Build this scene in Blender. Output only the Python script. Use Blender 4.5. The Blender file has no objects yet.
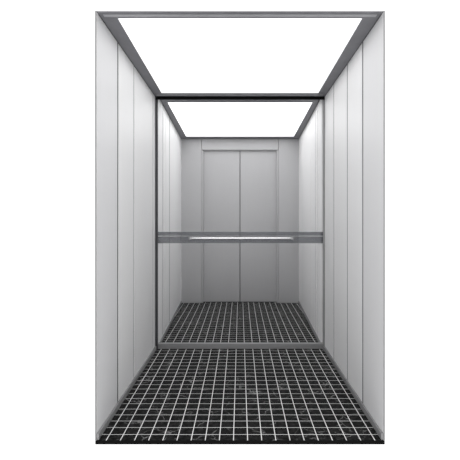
import bpy, bmesh, math
from mathutils import Vector

# ------------------------------------------------------------------ camera, world, exposure
scene = bpy.context.scene
C = scene.collection
F = 412.0                       # focal length in pixels of the 460 px frame
EYE = 1.195                     # camera height above the tiles
D0 = 2.225                      # camera distance to the open front of the cabin
cam_data = bpy.data.cameras.new('camera')
cam = bpy.data.objects.new('camera', cam_data)
C.objects.link(cam)
cam.location = (0, -D0, EYE)
cam.rotation_euler = (math.radians(90), 0, 0)
cam_data.sensor_width = 36
cam_data.lens = F / 460 * 36
cam_data.shift_x = -10 / 460
cam_data.shift_y = -11 / 460
cam_data.clip_start = 0.01
scene.camera = cam

world = bpy.data.worlds.new('white_studio')
scene.world = world
world.use_nodes = True
world.node_tree.nodes['Background'].inputs[0].default_value = (1, 1, 1, 1)
world.node_tree.nodes['Background'].inputs[1].default_value = 1.30

vs = scene.view_settings
vs.view_transform = 'Standard'
vs.look = 'None'
vs.exposure = 0.0
vs.gamma = 1.0
vs.use_curve_mapping = False

PANEL_LIGHT = 1.05              # front ceiling light
PANEL_LIGHT_REFLECTED = 1.85        # added glowing panel, mirror image of the ceiling light


# ------------------------------------------------------------------ materials
def new_mat(name):
    m = bpy.data.materials.new(name)
    m.use_nodes = True
    nt = m.node_tree
    return m, nt, nt.nodes, nt.links, nt.nodes['Principled BSDF']


def steel(name, col, rough=0.4, metal=0.5, grain=0.04, bump=0.0, stretch=(60, 60, 1.5), spec=0.5):
    """brushed sheet steel: fine vertical grain in colour and roughness"""
    m, nt, N, L, P = new_mat(name)
    tc = N.new('ShaderNodeTexCoord')
    mp = N.new('ShaderNodeMapping')
    mp.inputs['Scale'].default_value = stretch
    no = N.new('ShaderNodeTexNoise')
    no.inputs['Scale'].default_value = 4.0
    no.inputs['Detail'].default_value = 4.0
    L.new(tc.outputs['Object'], mp.inputs['Vector'])
    L.new(mp.outputs['Vector'], no.inputs['Vector'])
    rp = N.new('ShaderNodeMapRange')
    rp.inputs['From Min'].default_value = 0.3
    rp.inputs['From Max'].default_value = 0.7
    rp.inputs['To Min'].default_value = 1 - grain
    rp.inputs['To Max'].default_value = 1 + grain
    L.new(no.outputs['Fac'], rp.inputs['Value'])
    vm = N.new('ShaderNodeVectorMath')
    vm.operation = 'SCALE'
    vm.inputs[0].default_value = col
    L.new(rp.outputs['Result'], vm.inputs['Scale'])
    L.new(vm.outputs['Vector'], P.inputs['Base Color'])
    P.inputs['Metallic'].default_value = metal
    P.inputs['Specular IOR Level'].default_value = spec
    rr = N.new('ShaderNodeMapRange')
    rr.inputs['From Min'].default_value = 0.3
    rr.inputs['From Max'].default_value = 0.7
    rr.inputs['To Min'].default_value = max(0.05, rough - 0.04)
    rr.inputs['To Max'].default_value = rough + 0.04
    L.new(no.outputs['Fac'], rr.inputs['Value'])
    L.new(rr.outputs['Result'], P.inputs['Roughness'])
    if bump:
        b = N.new('ShaderNodeBump')
        b.inputs['Strength'].default_value = bump
        b.inputs['Distance'].default_value = 0.002
        L.new(no.outputs['Fac'], b.inputs['Height'])
        L.new(b.outputs['Normal'], P.inputs['Normal'])
    return m


def lamp_mat(name, strength):
    m, nt, N, L, P = new_mat(name)
    P.inputs['Base Color'].default_value = (0.9, 0.9, 0.9, 1)
    P.inputs['Roughness'].default_value = 0.6
    P.inputs['Emission Color'].default_value = (1, 1, 1, 1)
    P.inputs['Emission Strength'].default_value = strength
    return m


TILE = 0.0764


def tile_mat():
    """small black marble tiles with pale grout and thin grey veins"""
    m, nt, N, L, P = new_mat('black_marble_tiles')
    tc = N.new('ShaderNodeTexCoord')
    sx = N.new('ShaderNodeSeparateXYZ')
    L.new(tc.outputs['Object'], sx.inputs[0])

    def math_(op, a, b=None, c=None):
        n = N.new('ShaderNodeMath')
        n.operation = op
        for i, v in enumerate((a, b, c)):
            if v is None:
                continue
            if isinstance(v, (int, float)):
                n.inputs[i].default_value = v
            else:
                L.new(v, n.inputs[i])
        return n.outputs[0]

    def grout(axis, offset, width):
        s = math_('DIVIDE', math_('SUBTRACT', sx.outputs[axis], offset), TILE)
        fr = math_('FRACT', math_('ADD', s, 100.5))
        dist = math_('ABSOLUTE', math_('SUBTRACT', fr, 0.5))
        return math_('LESS_THAN', dist, width / 2 / TILE)
    gx = grout('X', TILE / 2 + 0.003, 0.0047)
    gy = grout('Y', 0.0596, 0.0037)
    g = math_('MAXIMUM', gx, gy)

    # distorted coordinates for the veins
    n1 = N.new('ShaderNodeTexNoise')
    n1.inputs['Scale'].default_value = 5
    n1.inputs['Detail'].default_value = 5
    L.new(tc.outputs['Object'], n1.inputs['Vector'])
    add = N.new('ShaderNodeVectorMath')
    add.operation = 'MULTIPLY_ADD'
    add.inputs[1].default_value = (0.35, 0.35, 0.35)
    L.new(n1.outputs['Color'], add.inputs[0])
    L.new(tc.outputs['Object'], add.inputs[2])
    vo = N.new('ShaderNodeTexVoronoi')
    vo.feature = 'DISTANCE_TO_EDGE'
    vo.inputs['Scale'].default_value = 6.5
    L.new(add.outputs[0], vo.inputs['Vector'])
    vr = N.new('ShaderNodeMapRange')
    vr.inputs['From Min'].default_value = 0.0
    vr.inputs['From Max'].default_value = 0.03
    vr.inputs['To Min'].default_value = 1.0
    vr.inputs['To Max'].default_value = 0.0
    L.new(vo.outputs['Distance'], vr.inputs['Value'])
    n2 = N.new('ShaderNodeTexNoise')
    n2.inputs['Scale'].default_value = 9
    n2.inputs['Detail'].default_value = 3
    L.new(tc.outputs['Object'], n2.inputs['Vector'])
    v2 = N.new('ShaderNodeMapRange')
    v2.inputs['From Min'].default_value = 0.47
    v2.inputs['From Max'].default_value = 0.68
    L.new(n2.outputs['Fac'], v2.inputs['Value'])
    vein = math_('MULTIPLY', vr.outputs[0], v2.outputs[0])
    # cloudy grey patches
    n3 = N.new('ShaderNodeTexNoise')
    n3.inputs['Scale'].default_value = 38
    n3.inputs['Detail'].default_value = 6
    n3.inputs['Roughness'].default_value = 0.7
    L.new(tc.outputs['Object'], n3.inputs['Vector'])
    cr = N.new('ShaderNodeMapRange')
    cr.inputs['From Min'].default_value = 0.42
    cr.inputs['From Max'].default_value = 0.75
    cr.inputs['To Min'].default_value = 0.0
    cr.inputs['To Max'].default_value = 0.03
    L.new(n3.outputs['Fac'], cr.inputs['Value'])
    body = math_('ADD', math_('MULTIPLY', vein, 0.30), cr.outputs[0])
    body = math_('ADD', body, 0.004)
    comb = N.new('ShaderNodeCombineXYZ')
    for i in range(3):
        L.new(body, comb.inputs[i])
    mix = N.new('ShaderNodeMix')
    mix.data_type = 'RGBA'
    L.new(g, mix.inputs['Factor'])
    L.new(comb.outputs[0], mix.inputs['A'])
    mix.inputs['B'].default_value = (0.80, 0.80, 0.80, 1)
    L.new(mix.outputs['Result'], P.inputs['Base Color'])
    P.inputs['Roughness'].default_value = 0.5
    P.inputs['Specular IOR Level'].default_value = 0.03
    b = N.new('ShaderNodeBump')
    b.inputs['Strength'].default_value = 0.3
    b.inputs['Distance'].default_value = 0.001
    b.invert = True
    L.new(g, b.inputs['Height'])
    L.new(b.outputs['Normal'], P.inputs['Normal'])
    return m


def smoked_strip():
    """tinted see-through strip running across the mirrored rear"""
    m, nt, N, L, P = new_mat('smoked_strip')
    tr = N.new('ShaderNodeBsdfTransparent')
    tr.inputs[0].default_value = (0.66, 0.67, 0.69, 1)
    mx = N.new('ShaderNodeMixShader')
    mx.inputs[0].default_value = 0.36
    P.inputs['Base Color'].default_value = (0.22, 0.225, 0.235, 1)
    P.inputs['Roughness'].default_value = 0.35
    P.inputs['Metallic'].default_value = 0.3
    out = N['Material Output']
    L.new(tr.outputs[0], mx.inputs[1])
    L.new(P.outputs[0], mx.inputs[2])
    L.new(mx.outputs[0], out.inputs['Surface'])
    return m


M_WALL = steel('brushed_steel_panel', (0.79, 0.79, 0.795), 0.50, 0.15, 0.02, spec=0.3)
M_POST = steel('satin_front_post', (0.70, 0.70, 0.71), 0.50, 0.15, 0.02, spec=0.3)
M_WALL_REFLECTED = steel('brushed_steel_panel_reflected', (0.88, 0.88, 0.885), 0.48, 0.10, 0.02, spec=0.4)  # reflected wall panels, colour lifted so they look more brightly lit
M_EDGE = steel('dark_joint', (0.10, 0.10, 0.11), 0.5, 0.2, 0.02)
M_JOINT_IN = steel('grey_joint', (0.25, 0.25, 0.26), 0.5, 0.2, 0.02)
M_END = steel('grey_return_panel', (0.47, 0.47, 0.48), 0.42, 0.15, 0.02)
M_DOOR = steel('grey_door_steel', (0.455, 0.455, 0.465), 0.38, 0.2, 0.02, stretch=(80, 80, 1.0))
M_FRAME = steel('dark_grey_light_frame', (0.20, 0.20, 0.215), 0.5, 0.2, 0.10, stretch=(3, 3, 3))
M_FRAME2 = steel('mid_grey_bead', (0.42, 0.42, 0.44), 0.45, 0.3, 0.05, stretch=(3, 3, 3))
M_SKIRT = steel('grey_skirting', (0.27, 0.27, 0.275), 0.5, 0.3, 0.05, stretch=(2, 2, 30))
M_SILL = steel('grey_threshold', (0.29, 0.29, 0.295), 0.5, 0.3, 0.05, stretch=(1.5, 40, 40))
M_BLACK = steel('black_trim', (0.004, 0.004, 0.004), 0.6, 0.0, 0.02, spec=0.05)
M_DARK = steel('charcoal_trim', (0.045, 0.045, 0.05), 0.45, 0.2, 0.02)
M_CHROME = steel('polished_rail', (0.72, 0.72, 0.73), 0.24, 1.0, 0.01, stretch=(1, 40, 40))
M_STRIP = smoked_strip()
M_TILES = tile_mat()
M_LAMP = lamp_mat('opal_diffuser', PANEL_LIGHT)
M_LAMP_REFLECTED = lamp_mat('opal_diffuser_reflected', PANEL_LIGHT_REFLECTED)


# ------------------------------------------------------------------ helpers
def bx(bm, x0, x1, y0, y1, z0, z1):
    v = [bm.verts.new(p) for p in ((x0, y0, z0), (x1, y0, z0), (x1, y1, z0), (x0, y1, z0),
                                   (x0, y0, z1), (x1, y0, z1), (x1, y1, z1), (x0, y1, z1))]
    for f in ((3, 2, 1, 0), (4, 5, 6, 7), (0, 1, 5, 4), (1, 2, 6, 5), (2, 3, 7, 6), (3, 0, 4, 7)):
        bm.faces.new([v[i] for i in f])


def prism(bm, poly, z0, z1):
    """upright prism over a plan polygon"""
    a = [bm.verts.new((p[0], p[1], z0)) for p in poly]
    b = [bm.verts.new((p[0], p[1], z1)) for p in poly]
    n = len(poly)
    bm.faces.new(a[::-1])
    bm.faces.new(b)
    for i in range(n):
        bm.faces.new((a[i], a[(i + 1) % n], b[(i + 1) % n], b[i]))


def tube(bm, pts, r, seg=16):
    pts = [Vector(p) for p in pts]
    rings = []
    for i, p in enumerate(pts):
        if i == 0:
            t = pts[1] - p
        elif i == len(pts) - 1:
            t = p - pts[i - 1]
        else:
            t = (pts[i + 1] - p).normalized() + (p - pts[i - 1]).normalized()
        t.normalize()
        u = Vector((0, 0, 1))
        w = t.cross(u).normalized()
        u = w.cross(t).normalized()
        rings.append([bm.verts.new(p + (math.cos(a) * w + math.sin(a) * u) * r)
                      for a in [2 * math.pi * k / seg for k in range(seg)]])
    for a, b in zip(rings, rings[1:]):
        for k in range(seg):
            f = bm.faces.new((a[k], a[(k + 1) % seg], b[(k + 1) % seg], b[k]))
            f.smooth = True
    bm.faces.new(rings[0][::-1])
    bm.faces.new(rings[-1])


def obj(name, bm, mat, parent=None, bevel=0.0, label=None):
    bmesh.ops.recalc_face_normals(bm, faces=bm.faces)
    me = bpy.data.meshes.new(name)
    bm.to_mesh(me)
    bm.free()
    me.materials.append(mat)
    o = bpy.data.objects.new(name, me)
    C.objects.link(o)
    if parent:
        o.parent = parent
        o.matrix_parent_inverse.identity()
        # children are modelled in scene coordinates
        me.transform(parent.matrix_basis.inverted())
    if bevel:
        b = o.modifiers.new('bevel', 'BEVEL')
        b.width = bevel
        b.segments = 2
        b.limit_method = 'ANGLE'
    if label:
        o['label'] = label
    return o


def thing(name, label, cat, loc=(0, 0, 0), group=None, kind=None):
    o = bpy.data.objects.new(name, None)
    o.empty_display_size = 0.1
    C.objects.link(o)
    o.location = loc
    o['label'] = label
    o['category'] = cat
    if group:
        o['group'] = group
    if kind:
        o['kind'] = kind
    return o


def tag(o, label, cat, kind=None):
    o['label'] = label
    o['category'] = cat
    if kind:
        o['kind'] = kind
    return o


def Y(d):                       # distance from the camera plane -> depth into the cabin
    return d - D0


HW = 0.775                      # half width of the cabin
CEIL = EYE + 1.118              # front ceiling
CEIL2 = EYE + 1.140             # ceiling of the reflected space
DM = 3.801                      # distance of the rear frame
DE = 5.861                      # distance of the reflected end wall
T = 0.020                       # wall panel thickness


def hw2(d):                     # half width of the reflected space
    return 0.760 + (d - 3.82) * 0.0387


# ------------------------------------------------------------------ floor
bm = bmesh.new()
bx(bm, -0.90, 0.90, Y(3.83), Y(DE) + 0.16, -0.012, 0)  # added floor half standing in for the tiles reflected in the mirror
bx(bm, -HW, HW, 0.0, Y(3.83), -0.012, 0)
bmesh.ops.remove_doubles(bm, verts=bm.verts, dist=1e-5)
tag(obj('floor', bm, M_TILES), 'floor of small black marble tiles with white grout grid', 'floor', 'structure')
bm = bmesh.new()
bx(bm, -HW - 0.004, HW + 0.004, -0.008, 0.0, -0.018, -0.0005)
tag(obj('trim_1', bm, M_BLACK), 'black edge strip along the open front of the tiled floor', 'trim', 'structure')

# ------------------------------------------------------------------ front side walls
H1 = CEIL


def side_wall(name, side, seams, label):
    root = thing(name, label, 'wall', (side * HW, 0, 0), kind='structure')
    edges = [0.0] + [Y(d) for d, g in seams] + [Y(DM)]
    gaps = [0.0] + [g for d, g in seams] + [0.0]
    for i in range(len(edges) - 1):
        bm = bmesh.new()
        y0 = edges[i] + gaps[i] / 2
        y1 = edges[i + 1] - gaps[i + 1] / 2
        x0, x1 = sorted((side * HW, side * (HW + (0.007 if i == 0 else T))))
        bx(bm, x0, x1, y0, y1, 0.0, H1)
        obj('wall_panel', bm, M_POST if i == 0 else M_WALL, root, 0.0015)
    bm = bmesh.new()
    x0, x1 = sorted((side * HW, side * (HW + 0.007)))
    bx(bm, x0, x1, -0.003, -0.0002, 0.0, H1 + 0.005)
    obj('edge_trim', bm, M_SKIRT, root)
    for d, g in seams:
        bm = bmesh.new()
        x0, x1 = sorted((side * (HW + 0.003), side * (HW + 0.018)))
        bx(bm, x0, x1, Y(d) - g / 2, Y(d) + g / 2, 0.0, H1)
        obj('joint_strip', bm, M_EDGE, root)
    bm = bmesh.new()
    x0, x1 = sorted((side * (HW + T), side * (HW + T + 0.003)))
    bx(bm, x0, x1, 0.05, Y(DM), 0.0, H1)
    obj('joint_backing', bm, M_EDGE, root)
    return root


side_wall('wall_left', -1, [(2.617, 0.030), (3.012, 0.020), (3.67, 0.020)],
          'left cabin wall of upright pale brushed steel panels beside the open front')
side_wall('wall_right', 1, [(2.607, 0.028), (2.979, 0.024), (3.41, 0.024)],
          'right cabin wall of upright pale brushed steel panels beside the open front')

for nm, s, lb in (('baseboard_left', -1, 'grey metal baseboard along the foot of the left cabin wall'),
                  ('baseboard_right', 1, 'grey metal baseboard along the foot of the right cabin wall')):
    bm = bmesh.new()
    x0, x1 = sorted((s * HW, s * (HW - 0.012)))
    bx(bm, x0, x1, 0.0, Y(3.764), 0.0, 0.036)
    tag(obj(nm, bm, M_SKIRT, None, 0.002), lb, 'baseboard', 'structure')

# ------------------------------------------------------------------ ceiling slabs
bm = bmesh.new()
bx(bm, -HW - T, HW + T, 0.05, Y(DM) + 0.029, CEIL + 0.012, CEIL + 0.03)
tag(obj('ceiling', bm, M_EDGE), 'dark ceiling sheet above the front light panel', 'ceiling', 'structure')
bm = bmesh.new()
bx(bm, -0.92, 0.92, Y(DM) + 0.03, Y(DE) + 0.16, CEIL2 + 0.012, CEIL2 + 0.03)
tag(obj('ceiling_reflected', bm, M_EDGE), 'added dark ceiling sheet above the reflected light panel', 'ceiling', 'structure')


# ------------------------------------------------------------------ ceiling lights
def ring(bm, outer, inner, z0, z1):
    """flat four-sided frame between two quads, z0..z1"""
    vs_ = []
    for z in (z0, z1):
        vs_.append([bm.verts.new((p[0], p[1], z)) for p in outer])
        vs_.append([bm.verts.new((p[0], p[1], z)) for p in inner])
    o0, i0, o1, i1 = vs_
    for k in range(4):
        j = (k + 1) % 4
        bm.faces.new((o0[k], o0[j], i0[j], i0[k]))
        bm.faces.new((o1[k], i1[k], i1[j], o1[j]))
        bm.faces.new((o0[k], o1[k], o1[j], o0[j]))
        bm.faces.new((i0[k], i0[j], i1[j], i1[k]))


def quad(xa, xb, ya, yb):       # half width at the near edge, half width at the far edge
    return [(-xa, ya), (xa, ya), (xb, yb), (-xb, yb)]


def ceiling_light(label, zc, outer, inner, mat, bead):
    cy = (outer[0][1] + outer[2][1]) / 2
    t = thing('ceiling_light', label, 'ceiling light', (0, cy, zc), group='full width ceiling light panels')
    bm = bmesh.new()
    ring(bm, outer, inner, zc, zc + 0.005)
    obj('light_frame', bm, M_FRAME, t, 0.0015)
    bm = bmesh.new()
    ins = [(p[0] + (0.006 if p[0] < 0 else -0.006), p[1] + (0.006 if k < 2 else -0.006)) for k, p in enumerate(inner)]
    bi = [(p[0] + (-0.004 if p[0] < 0 else 0.004), p[1] + (-0.004 if k < 2 else 0.004)) for k, p in enumerate(inner)]
    prism(bm, bi, zc + 0.0101, zc + 0.0119)
    obj('diffuser', bm, mat, t)
    if bead:
        y0 = outer[0][1]
        bm = bmesh.new()
        bx(bm, outer[0][0] + 0.02, -outer[0][0] - 0.02, y0 + 0.026, y0 + 0.050, zc - 0.003, zc)
        obj('bead', bm, M_FRAME2, t, 0.001)
        y1 = inner[2][1]
        bm = bmesh.new()
        bx(bm, outer[0][0] + 0.02, -outer[0][0] - 0.02, y1 + 0.016, y1 + 0.050, zc - 0.003, zc)
        obj('bead', bm, M_FRAME2, t, 0.001)
    return t


ceiling_light('front ceiling light, larger glowing white panel nearest the open front', CEIL,
              quad(HW - 0.006, HW - 0.006, 0.0, Y(3.758)),
              quad(0.683, 0.697, Y(2.297), Y(3.685)), M_LAMP, True)
ceiling_light('mirror image of the ceiling light, smaller glowing white panel added beyond the black bar', CEIL2,
              quad(hw2(3.84) - 0.006, hw2(DE) - 0.006, Y(3.84), Y(DE) - 0.004),
              quad(0.7095, 0.744, Y(4.032), Y(5.728)), M_LAMP_REFLECTED, False)

# ------------------------------------------------------------------ frame around the mirrored rear
root = thing('mirror_frame', 'slim dark frame around the mirrored rear with grey bottom rail on the tiles', 'frame',
             (0, Y(DM), 0))
zt = CEIL
bm = bmesh.new()
bx(bm, -HW + 0.001, HW - 0.001, Y(3.76), Y(3.7645), zt - 0.028, zt + 0.005)
obj('top_bar', bm, M_BLACK, root, 0.001, 'black bar across the top')
bm = bmesh.new()
bx(bm, -HW, -HW + 0.022, Y(3.765), Y(3.786), 0, zt)
obj('side_bar', bm, M_DARK, root, 0.0015)
bm = bmesh.new()
bx(bm, HW - 0.014, HW, Y(3.765), Y(3.786), 0, zt)
obj('side_bar', bm, M_SKIRT, root, 0.0015)
for s in (-1, 1):
    bm = bmesh.new()
    a, b = sorted((s * 0.768, s * (HW + T)))
    bx(bm, a, b, Y(DM) + 0.001, Y(DM) + 0.030, 0, zt + 0.010)
    obj('gap_filler', bm, M_SKIRT, root)  # added filler, stops white world leaking between front and reflected walls
bm = bmesh.new()
bx(bm, -0.767, 0.767, Y(3.787), Y(DM) + 0.024, 0, 0.050)
obj('bottom_rail', bm, M_SILL, root, 0.003, 'mid grey bottom rail')

# ------------------------------------------------------------------ mirror reflection built as added geometry behind the frame: side walls
H2 = CEIL2


def reflected_wall(name, side, seams, label):
    root = thing(name, label, 'wall', (side * hw2(DE), Y(DE), 0), kind='structure')
    ds = [3.832] + [d for d, g in seams] + [DE]
    gs = [0.0] + [g for d, g in seams] + [0.0]
    for i in range(len(ds) - 1):
        a = ds[i] + gs[i] / 2
        b = ds[i + 1] - gs[i + 1] / 2
        bm = bmesh.new()
        prism(bm, [(side * hw2(a), Y(a)), (side * hw2(b), Y(b)), (side * (hw2(b) + T), Y(b)), (side * (hw2(a) + T), Y(a))],
              0.0, H2)
        obj('wall_panel', bm, M_WALL_REFLECTED, root, 0.0015)
    for d, g in seams:
        bm = bmesh.new()
        a, b = d - g / 2, d + g / 2
        prism(bm, [(side * (hw2(a) + 0.003), Y(a)), (side * (hw2(b) + 0.003), Y(b)),
                   (side * (hw2(b) + 0.018), Y(b)), (side * (hw2(a) + 0.018), Y(a))], 0.0, H2)
        obj('joint_strip', bm, M_JOINT_IN, root)
    bm = bmesh.new()
    a, b = 3.84, DE
    prism(bm, [(side * (hw2(a) + T), Y(a)), (side * (hw2(b) + T), Y(b)), (side * (hw2(b) + T + 0.003), Y(b)),
               (side * (hw2(a) + T + 0.003), Y(a))], 0.0, H2)
    obj('joint_backing', bm, M_EDGE, root)
    return root


reflected_wall('wall_reflected_left', -1, [(4.13, 0.045), (4.307, 0.020), (4.64, 0.050)],
          'reflection of the left side wall of pale steel panels, built beyond the mirror frame')
reflected_wall('wall_reflected_right', 1, [(4.10, 0.025), (4.24, 0.030), (4.64, 0.012)],
          'reflection of the right side wall of pale steel panels, built beyond the mirror frame')
for nm, s, lb in (('baseboard_reflected_left', -1, 'reflected grey baseboard along the left side wall built beyond the mirror frame'),
                  ('baseboard_reflected_right', 1, 'reflected grey baseboard along the right side wall built beyond the mirror frame')):
    bm = bmesh.new()
    a, b = 3.832, DE - 0.001
    prism(bm, [(s * hw2(a), Y(a)), (s * hw2(b), Y(b)), (s * (hw2(b) - 0.010), Y(b)), (s * (hw2(a) - 0.010), Y(a))],
          0.0, 0.030)
    tag(obj(nm, bm, M_SKIRT), lb, 'baseboard', 'structure')

# ------------------------------------------------------------------ reflected end wall with the two leaf door, added as geometry
DR = 0.060                      # door recess
XL, XR = -0.525, 0.525          # door opening
ZD = EYE + 0.980                # head of the opening
hwE = hw2(DE)
root = thing('wall_reflected_end', 'reflection of the grey steel wall around the closed lift doors, built beyond the mirror frame', 'wall', (0, Y(DE), 0), kind='structure')
y0, y1 = Y(DE), Y(DE) + 0.10
bm = bmesh.new()
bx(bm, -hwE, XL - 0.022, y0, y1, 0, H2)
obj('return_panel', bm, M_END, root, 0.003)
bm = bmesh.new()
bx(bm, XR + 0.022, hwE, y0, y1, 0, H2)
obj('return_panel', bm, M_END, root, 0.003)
bm = bmesh.new()
bx(bm, XL - 0.018, XR + 0.018, y0, y1, ZD + 0.008, H2)
obj('header_panel', bm, M_END, root, 0.003)
bm = bmesh.new()
bx(bm, -hwE, hwE, y1 + 0.03, y1 + 0.034, 0, H2)
obj('joint_backing', bm, M_EDGE, root)

root = thing('door_frame_reflected', 'reflection of the thin pale metal frame around the closed two leaf lift doors', 'door frame', (0, y0, 0))
for xa, xb in ((XL - 0.020, XL), (XR, XR + 0.020)):
    bm = bmesh.new()
    bx(bm, xa, xb, y0 + 0.002, y0 + DR - 0.002, 0, ZD)
    obj('jamb', bm, M_END, root, 0.003)
bm = bmesh.new()
bx(bm, XL - 0.018, XR + 0.018, y0 + 0.004, y0 + DR - 0.002, ZD, ZD + 0.007)
obj('head', bm, M_END, root, 0.001)


def leaf(name, xa, xb, label):
    bm = bmesh.new()
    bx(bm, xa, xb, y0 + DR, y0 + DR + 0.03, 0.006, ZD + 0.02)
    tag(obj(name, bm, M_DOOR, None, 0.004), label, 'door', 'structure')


leaf('door_reflected_1', XL - 0.02, -0.004, 'left leaf of the closed grey steel lift doors, built as their mirror reflection')
leaf('door_reflected_2', 0.004, XR + 0.02, 'right leaf of the closed grey steel lift doors, built as their mirror reflection')
bm = bmesh.new()
bx(bm, XL - 0.018, XR + 0.018, y0 + DR + 0.002, y0 + DR + 0.028, 0, 0.0055)
tag(obj('door_sill_reflected', bm, M_BLACK), 'dark sill strip under the reflected lift doors', 'sill')

# ------------------------------------------------------------------ strip and handrail across the rear frame
x0, x1 = -0.767, 0.767
root = thing('wall_strip', 'smoky grey horizontal strip across the mirrored rear behind the handrail', 'strip',
             (0, Y(DM), 0.96))
ys = Y(DM) + 0.002
bm = bmesh.new()
bx(bm, x0, x1, ys, ys + 0.004, 0.972, 1.034)
obj('lower_band', bm, M_STRIP, root)
bm = bmesh.new()
bx(bm, x0, x1, ys - 0.004, ys + 0.004, 1.040, 1.076)
obj('upper_band', bm, M_STRIP, root, 0.0, 'slightly darker raised upper band')

root = thing('handrail', 'polished round steel handrail mounted on the smoky strip', 'handrail', (0, Y(DM) - 0.05, 1.03))
zr = 1.018
yr = Y(DM) - 0.055
xa, xb = -0.462, 0.486
pts = [(xa, ys - 0.001, zr)]
for k in range(7):
    a = math.pi / 2 * k / 6
    pts.append((xa + 0.03 - 0.03 * math.cos(a), yr + 0.03 - 0.03 * math.sin(a), zr))
pts2 = [(xb - (p[0] - xa), p[1], zr) for p in pts][::-1]
bm = bmesh.new()
tube(bm, pts + pts2, 0.0115, 20)
obj('rail', bm, M_CHROME, root)
for x in (xa, xb):
    bm = bmesh.new()
    tube(bm, [(x, ys - 0.010, zr), (x, ys - 0.0005, zr)], 0.017, 24)
    obj('mounting_plate', bm, M_SKIRT, root, 0.001)
